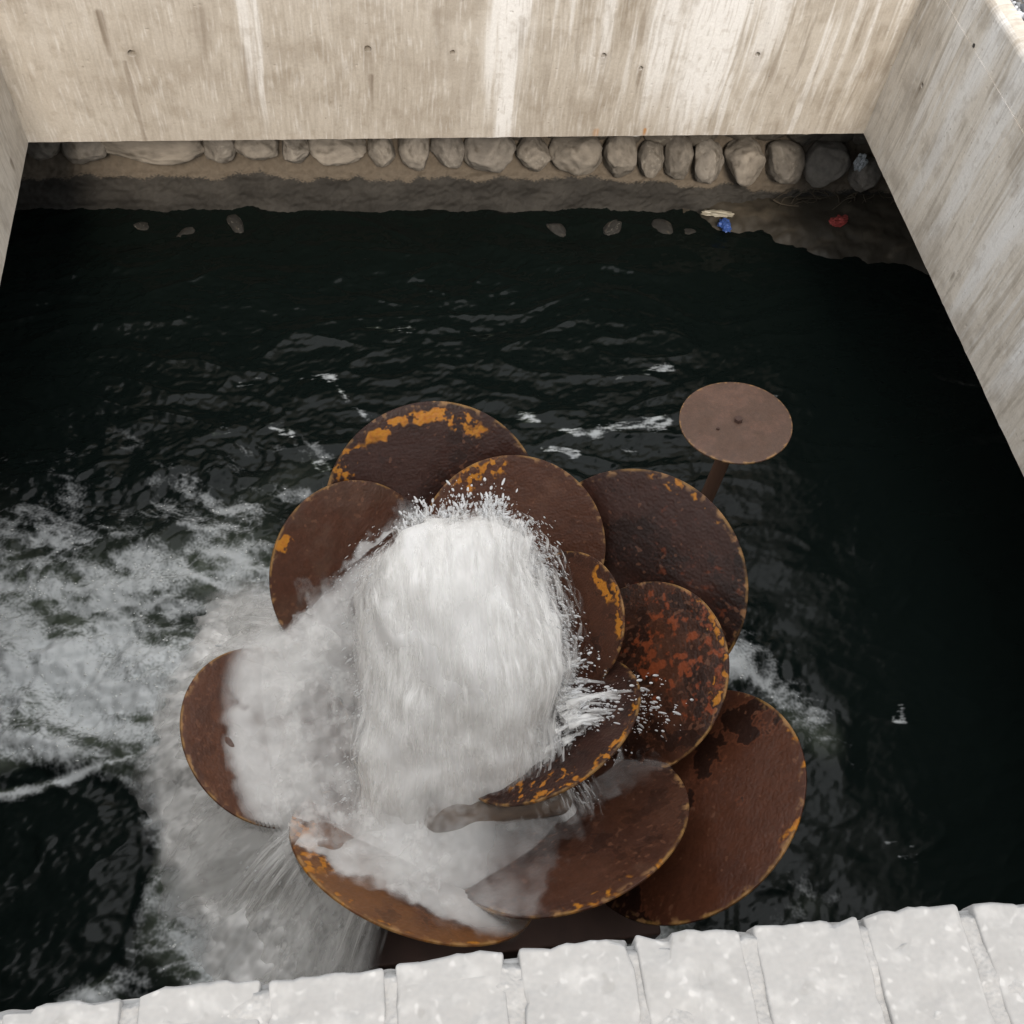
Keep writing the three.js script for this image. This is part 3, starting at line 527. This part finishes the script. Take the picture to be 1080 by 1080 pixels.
// tongues of water torn off the rim, and the drops they break into
{
  const r = rng(303), tongues = [], drops = [];
  const p = new THREE.Vector3(), v = new THREE.Vector3(), side = new THREE.Vector3();
  const along = (p, v, t, o = new THREE.Vector3()) => o.set(p.x + v.x * t, p.y + v.y * t - 4.9 * t * t, p.z + v.z * t);
  function tongue(p, v, T, w, fade = 0) {
    side.set(-v.z, 0.25 * (r() - 0.5), v.x).normalize(); const s = side.clone(), sd = r() * 50, bend = 0.4 * (r() - 0.5);
    tongues.push(gridGeo(6, 14, (a, f) => {
      const c = along(p, v, T * f), k = (a - 0.5) * 2, ww = w * (1 - 0.75 * f) * (1 + 0.5 * noise(f * 4, sd)) * 0.5;
      const up = 0.35 * ww * (1 - k * k) + 0.008 * noise(f * 7 + sd, k * 2);
      const al = clamp(0.95 - 0.5 * f + 0.9 * noise(k * 2.2 + sd, f * 3.5, 3) - 0.35 * Math.pow(Math.abs(k), 3)) * (f > 0.97 ? 0 : 1) * (fade ? sstep(0.12, fade, f) : 1);
      return { p: [c.x + s.x * ww * (k + bend * f), c.y + up + s.y * ww * k, c.z + s.z * ww * (k + bend * f)], c: [1, 1, 1, al] };
    }));
  }
  function burst(p, v, T, n, spread) { // drops strung out along a tongue and past its tip
    const o = new THREE.Vector3();
    for (let i = 0; i < n; i++) {
      const t = T * (0.35 + 1.15 * Math.pow(r(), 0.8)), d = new THREE.Vector3(v.x + spread * (r() - 0.5) * 2, v.y + spread * (r() - 0.5) * 1.6, v.z + spread * (r() - 0.5) * 2);
      along(p, d, t, o); const dir = d.clone(); dir.y -= 9.8 * t;
      drops.push([o.x, o.y, o.z, 0.0009 + 0.005 * Math.pow(r(), 3.2), dir]);
    }
  }
  function splash(p, v, T, w, n, fade) { tongue(p.clone(), v.clone(), T, w, fade); burst(p.clone(), v.clone(), T, n, 0.3); }
  for (let i = 0; i < 210; i++) { // torn edge along the right side
    const a = 0.45 + 0.4 * r(), s = 0.12 + 0.62 * r(), q = jetPoint(a, s, -0.03, 100), out = 0.25 + 0.7 * r() * r();
    p.set(...q); v.set(out + 0.2 * r(), 0.5 * (r() - 0.45), 0.3 * (r() - 0.4)); splash(p, v, 0.05 + 0.09 * r(), 0.02 + 0.05 * r() * r(), 22);
  }
  for (let i = 0; i < 36; i++) { const a = -0.45 - 0.4 * r(), s = 0.2 + 0.5 * r(), q = jetPoint(a, s, -0.03, 100); p.set(...q); v.set(-0.2 - 0.4 * r(), -0.2 * r(), 0.2 * (r() - 0.4)); splash(p, v, 0.04 + 0.05 * r(), 0.03 + 0.04 * r(), 10); }
  // the claw on the right, and the spouts of the back rim
  for (let i = 0; i < 22; i++) { p.set(0.52 + 0.1 * r(), 0.68 + 0.14 * r(), -1.42 + 0.26 * r()); v.set(0.5 + 1.2 * r(), 0.1 + 0.8 * r(), 0.2 - 0.9 * r()); splash(p, v, 0.06 + 0.15 * r(), 0.02 + 0.05 * r() * r(), 60); }
  for (let i = 0; i < 90; i++) { const a = 1.2 * (r() - 0.36), q = jetPoint(a * 0.8, 0.1 + 0.14 * r(), -0.04, 100), up = Math.max(0, 1 - 1.6 * Math.abs(a - 0.12)); p.set(...q); v.set(a * 0.5 + 0.4 * (r() - 0.4), 0.3 + 0.5 * r() + 0.8 * up * r(), -0.3 - 0.6 * r()); splash(p, v, 0.05 + 0.06 * r() + 0.07 * up * r(), 0.015 + 0.045 * r() * r(), 26); }
  for (let i = 0; i < 420; i++) {
    const b = 2.08 + 1.72 * Math.pow(r(), 1.3), clump = 0.5 + 0.5 * noise(b * 6, 2.5), q = 0.62 + 0.12 * r(); if (r() > 0.25 + clump || (b > 2.72 && b < 3.42)) continue;
    p.set(0.3 + q * Math.cos(b), 0.44 + 0.07 * r(), -1.48 + q * Math.sin(b)); const sp = 0.7 + 0.9 * r() * (0.4 + clump); v.set(Math.cos(b) * sp + 0.15 * (r() - 0.5), 0.1 + 0.35 * r(), Math.sin(b) * sp + 0.15 * (r() - 0.5));
    splash(p, v, 0.22 + 0.12 * r(), 0.015 + 0.05 * r() * r(), 5, 0.55);
  }
  const tg = mesh('splash_tongues', mergeGeometries(tongues), foamMat(null, { roughness: 0.22 }), J); tg.userData.kind = 'stuff';
  for (let i = 0; i < 1800; i++) { // fine loose drops
    const a = (r() < 0.75 ? 1 : -1) * (0.4 + 0.5 * r()), q = jetPoint(a, r() * 0.85, 0.02 + 0.14 * r() * r(), 100);
    drops.push([...q, 0.001 + 0.0024 * r() * r(), new THREE.Vector3(a, -0.6, 0.2)]);
  }
  const sm = new THREE.MeshPhysicalMaterial({ color: new THREE.Color().setRGB(0.84, 0.84, 0.84), roughness: 0.3, transmission: 0.4, thickness: 0 });
  const im = new THREE.InstancedMesh(new THREE.SphereGeometry(1, 6, 5), sm, drops.length), M = new THREE.Matrix4(), Q = new THREE.Quaternion(), d = new THREE.Vector3();
  drops.forEach(([x, y, z, s, w], i) => { d.copy(w).normalize(); Q.setFromUnitVectors(UP, d); M.compose(p.set(x, y, z), Q, v.set(s, s * (1.4 + 5 * r() * r()), s)); im.setMatrixAt(i, M); });
  im.name = 'drops'; im.userData.kind = 'stuff'; im.castShadow = true; J.add(im);
}
// the pool in the cup, the film that runs up the petals, and the sheets that pour away on the left
{
  const CX = 0.3, CZ = -1.48;
  // how far up each petal the water stands (share of its radius, upslope positive) and how thick it is there
  const WET = [[-0.75, 0.5], [0.12, 1], [-0.5, 0.5], [-0.6, 0.5], [-0.35, 0.3], [-0.3, 0.7], [-0.3, 0.5], [-0.75, 0.3], [0.2, 0.55], [0.6, 1], [0.6, 1]];
  const PL = PETALS.map(([x, y, z, az, ti, R], i) => { const n = [Math.sin(ti) * Math.cos(az), Math.cos(ti), -Math.sin(ti) * Math.sin(az)]; const h = Math.hypot(n[0], n[2]); return { x, y, z, n, R, ux: -n[0] / h, uz: -n[2] / h, c: n[1], wet: WET[i], side: i === 8 ? 0.8 : 0 }; });
  const tA = froth(11, 9, 9, 0.2, 0.5), tB = froth(12, 16, 14, 0.5, 0.5), tC = froth(13, 30, 26, 0.66, 0.4), tF = froth(14, 60, 5, 0.1, 0.45), tG = froth(15, 110, 8, 0.36, 0.4);
  const win = a => { const b = a < 0 ? a + PI2 : a; return sstep(2.0, 2.2, b) * sstep(PI2 - 2.42, PI2 - 2.6, b); }; // the open left side
  const layer = (seed, lift, dens, rightDens) => gridGeo(720, 230, (u, v) => {
    const a = (1 - u) * PI2, ca = Math.cos(a), sa = Math.sin(a), g = win(a > Math.PI ? a - PI2 : a);
    const lip = 0.72 + 0.08 * noise(ca * 2, sa * 2, seed), rmax = 0.92, r = mix(0.3, rmax, v);
    const wob = fbm(ca * r * 3, sa * r * 3, seed, 3), warp = 1 + 0.05 * wob;
    const x = CX + ca * r * warp, z = CZ + sa * r * warp;
    let level = 0.5 + 0.04 * sstep(0.2, 0.9, sa) - 0.1 * sstep(0.2, 0.8, ca);
    level -= r > lip ? Math.pow((r - lip) / 0.5, 1.7) * 0.56 : 0;
    let al = g > 0 ? mix(0.0, 1, g) : 0, cover = r < 0.62 ? 1 : sstep(0.78, 0.66, r + 0.07 * wob); al = Math.max(al, cover); let y = level;
    const ragged = 0.3 * fbm(x * 5, z * 5, seed + 31, 4) + 0.12 * fbm(x * 17, z * 17, seed + 33, 3);
    for (const P of PL) {
      const dx = x - P.x, dz = z - P.z, up = (dx * P.ux + dz * P.uz) / P.c, ac = -dx * P.uz + dz * P.ux;
      if (up * up + ac * ac > P.R * P.R) continue;
      const py = P.y - (P.n[0] * dx + P.n[2] * dz) / P.n[1] + 0.016;
      const s = up / P.R + ragged - (P.side ? P.side * clamp(ac / P.R, -0.2, 1) : 0);
      if (py > y) { if (s < P.wet[0] + 0.1) { y = py; al = Math.max(al, 1); } al *= sstep(P.wet[0] + 0.1, P.wet[0] - 0.16, s); if (P.wet[1] < 1) al *= P.wet[1]; }
    }
    y += lift * (0.6 + 0.8 * noise(x * 5, z * 5, seed)) + 0.045 * wob + 0.03 * Math.abs(noise(x * 5, z * 5, seed + 2)) + 0.01 * noise(x * 12, z * 12, seed + 3) + 0.002 * noise(x * 30, z * 30, seed + 4);
    const wisp = fbm(x * 7 + 2 * wob, z * 7, seed + 16, 4), thin = fbm(x * 22, z * 16, seed + 18, 3);
    al = clamp(al) * sstep(0.12, 0.62, clamp(al) + 0.55 * wisp * (1.15 - clamp(al)) + 0.22 * thin * (1.15 - clamp(al)));
    al *= dens * clamp(0.95 + 0.9 * fbm(x * 2.6, z * 2.6, seed + 6, 3) + 0.3 * wisp);
    const leftness = sa > 0 ? sstep(0.2, -0.4, ca) : sstep(0.45, -0.1, ca); al *= mix(rightDens, 1, leftness);
    al *= sstep(1.0, 0.86, v + 0.1 * wob);
    if (y < -0.03) y = -0.03;
    return { p: [x, y, z], uv: [(x + 1) / 2.6, (z + 3) / 2.6], c: [1, 1, 1, clamp(al)] };
  });
  // curtains of falling water, each thrown a little further than the one behind it
  const curtain = (seed, v0, y0, dens) => gridGeo(520, 90, (u, t) => {
    const b = mix(1.98, PI2 - 2.36, u), ca = Math.cos(b), sa = Math.sin(b), e = noise(b * 3.1, seed), e2 = noise(b * 11, seed + 3), e3 = noise(b * 34, seed + 5);
    const T = 0.345 * t, vel = v0 * (1 + 0.35 * e + 0.14 * e2 + 0.05 * e3), r = 0.64 + 0.08 * e + vel * T;
    const y = y0 + 0.05 * e2 * (1 - t) + 0.25 * T - 4.9 * T * T + 0.02 * noise(b * 14, t * 4, seed + 9) + 0.012 * noise(b * 40, t * 9, seed + 10);
    const w = sstep(0, 0.1, u + 0.07 * e3) * sstep(1, 0.88, u + 0.08 * e2), torn = clamp(1.05 + 1.1 * noise(b * 7, t * 2.2, seed + 7) + 0.6 * noise(b * 19, t * 3, seed + 8));
    return { p: [CX + ca * r, y, CZ + sa * r], uv: [b / PI2, t * 0.6], c: [1, 1, 1, clamp(dens * w * torn * sstep(0.02, 0.4, t + 0.1 * e2 + 0.08 * e3) * (1 - 0.2 * t))] };
  });
  const o = group('overflow_water', 0, 0, 0);
  const mA = foamMat(tA, { transmission: 0.1 }), mB = foamMat(tB, { transmission: 0.15 }), mC = foamMat(tC);
  mesh('pouring_sheet', layer(201, 0, 0.66, 0.42), mA, o);
  mesh('pouring_sheet', layer(204, 0.025, 0.45, 0.28), mB, o);
  mesh('pouring_sheet', layer(208, 0.055, 0.55, 0.2), mC, o);
  const mF = foamMat(tF, { transmission: 0 }), mG = foamMat(tG, { transmission: 0 });
  const chute = (seed, lift, dens) => gridGeo(420, 170, (u, t) => {
    const b = mix(1.98, PI2 - 2.36, u), ca = Math.cos(b), sa = Math.sin(b), e = noise(b * 3.1, seed), e2 = noise(b * 9, t * 2, seed + 3);
    const r = mix(0.6, 1.34 + 0.1 * e + 0.05 * e2, t), x = CX + ca * r, z = CZ + sa * r, n = fbm(x * 4, z * 4, seed + 5, 3);
    const lump = 0.05 * n + 0.035 * Math.abs(noise(x * 9, z * 9, seed + 6)) + 0.022 * noise(b * 30, t * 4, seed + 7) + 0.006 * noise(x * 34, z * 34, seed + 8);
    const y = 0.5 * Math.pow(1 - t, 0.85) - 0.045 + lift + lump, w = sstep(0, 0.12, u + 0.05 * e2) * sstep(1, 0.85, u + 0.06 * n);
    const edge = sstep(1.0, 0.7, t + 0.25 * n + 0.1 * e2);
    return { p: [x, Math.max(-0.05, y), z], uv: [b / PI2 * 1.0, t * 0.7], c: [1, 1, 1, clamp(dens * w * edge * clamp(0.9 + 0.9 * n + 0.5 * e2) * sstep(0, 0.15, t))] };
  });
  mesh('pouring_chute', chute(261, 0, 1.6), mF, o);
  mesh('pouring_chute', chute(267, 0.03, 1.0), mG, o);
  mesh('falling_curtain', curtain(243, 1.35, 0.5, 0.55), mG, o);
  mesh('falling_curtain', curtain(251, 1.6, 0.5, 0.5), mG, o);
  tag(o, 'foaming water pouring out of the flower to the left and into the river', 'water', null, 'stuff');
}
console.log('fountain done');

// ---------------------------------------------------------------- brick parapet below the viewer
{
  const P = group('brick_parapet', 0.5, 1.0, 0.002), TOP = 3.06, ZF = -0.168, r = rng(17);
  const paintMap = tex(512, 512, (u, v) => { const n = fbm(u * 6, v * 6, 81, 4), n2 = noise(u * 70, v * 70, 82), n3 = fbm(u * 20, v * 20, 83, 3); let c = [0.35, 0.348, 0.343]; c = mix3(c, [0.32, 0.317, 0.312], sstep(0, 0.6, n) * 0.7); c = mix3(c, [0.46, 0.458, 0.45], sstep(-0.1, 0.7, n3) * 0.6); c = mix3(c, [0.56, 0.557, 0.55], sstep(0.35, 0.7, noise(u * 45, v * 45, 84) + 0.4 * n3) * 0.5); c = mix3(c, [0.24, 0.235, 0.225], sstep(0.5, 0.7, fbm(u * 14, v * 14, 85, 3)) * 0.4); const k = 1 + 0.05 * n2; return [c[0] * k, c[1] * k, c[2] * k]; }, true);
  const paintBump = tex(512, 512, (u, v) => 0.5 + 0.25 * fbm(u * 18, v * 18, 86, 4) + 0.12 * noise(u * 90, v * 90, 87), false);
  const mat = std({ map: paintMap, bumpMap: paintBump, bumpScale: 0.0018, roughness: 0.8 });
  const mort = std({ map: paintMap, bumpMap: paintBump, bumpScale: 0.004, roughness: 0.9, color: new THREE.Color().setRGB(1.0, 1.0, 1.0) });
  mesh('parapet_body', box(-2.0, 2.08, 0, TOP - 1 - 0.07, -0.155, 0.095), std({ color: new THREE.Color().setRGB(0.62, 0.615, 0.6), roughness: 0.9 }), P);  // unseen shaft side coloured paler than the bricks to bounce light downwards
  let x = -1.44 - 0.5 - 0.04, k = 0; const pitch = 0.1225;
  while (x < 2.02) {
    const near = x > -1.35 && x < 0.65, w = pitch - 0.012 + 0.014 * (r() - 0.6), L = 0.25, h = 0.06, zj = 0.006 * (r() - 0.5), yj = 0.002 * (r() - 0.5), sk = 0.16 * (r() - 0.5);
    const g = near ? new THREE.BoxGeometry(w, h, L, 14, 7, 26) : new THREE.BoxGeometry(w, h, L, 2, 1, 3), p = g.attributes.position, uv = g.attributes.uv, u0 = r() * 5, v0 = r() * 5;
    for (let i = 0; i < p.count; i++) {
      const q = 0.0045, sd = k * 3.1, tight = (v, half, n) => { const d = Math.round((half - Math.abs(v)) / (2 * half / n)); return near && d < 3 ? Math.sign(v) * (half - [0, 0.4 * q, q][d]) : v; };
      let X = tight(p.getX(i), w / 2, 14), Y = tight(p.getY(i), h / 2, 7), Z = tight(p.getZ(i), L / 2, 26);
      // rounded, chipped arrises
      const ex = Math.max(0, Math.abs(X) - (w / 2 - q)), ey = Math.max(0, Math.abs(Y) - (h / 2 - q)), ez = Math.max(0, Math.abs(Z) - (L / 2 - q)), e = Math.hypot(ex, ey, ez);
      if (e > q) { const f = q / e; X = Math.sign(X) * (Math.min(Math.abs(X), w / 2 - q) + ex * f); Y = Math.sign(Y) * (Math.min(Math.abs(Y), h / 2 - q) + ey * f); Z = Math.sign(Z) * (Math.min(Math.abs(Z), L / 2 - q) + ez * f); }
      const chip = sstep(0.15, 0.6, noise(X * 35 + sd, Y * 35, Z * 35)) * sstep(0.4, 1, e / q);
      X -= Math.sign(X) * 0.004 * chip; Z -= Math.sign(Z) * 0.006 * chip; Y += -0.004 * chip + 0.0014 * noise(X * 18 + sd, 1, Z * 18) + 0.0004 * noise(X * 90 + sd, 2, Z * 90);
      Z += (0.005 * noise(X * 22 + sd, Y * 28, 5) + 0.003 * noise(X * 70 + sd, Y * 40, 6)) * (Z < 0 ? 1 : 0.3) ; X += 0.002 * noise(Z * 25 + sd, Y * 30, 7) + sk * Z * 0.2;
      p.setXYZ(i, X, Y, Z); uv.setXY(i, u0 + X * 2.2 + Y, v0 + Z * 2.2 + Y);
    }
    const m2 = mergeVertices(g.deleteAttribute('normal')); m2.computeVertexNormals();
    const m = mesh('brick', m2, mat, P); m.position.set(x + w / 2, TOP - 1 - h / 2 + yj, ZF + L / 2 + zj);
    x += pitch; k++;
  }
  // mortar squeezed up between the bricks, rough and limewashed over
  const g = gridGeo(1400, 70, (u, v) => { const X = mix(-1.95, 2.06, u), Z = mix(ZF + 0.001, 0.08, 1 - v); const d = Math.min(1, (1 - v) * 0 + (Z - ZF - 0.001) / 0.009); return { p: [X, TOP - 1 - 0.0035 + 0.0045 * fbm(X * 16, Z * 16, 88, 3) + 0.0012 * noise(X * 110, Z * 110, 89) - 0.03 * (1 - clamp(d)), Z + 0.005 * noise(X * 30, 3, 4) * (v > 0.9 ? 1 : 0)], uv: [X * 3, Z * 3] }; });
  mesh('mortar', g, mort, P);
  const bed = mesh('mortar_bed', box(-1.99, 2.07, TOP - 1 - 0.0695, TOP - 1 - 0.012, ZF + 0.004, 0.082), mort, P);
  P.rotation.y = -0.01;
  tag(P, 'white painted brick parapet along the bottom edge of the picture', 'parapet');
}
renderer.render(scene, camera);
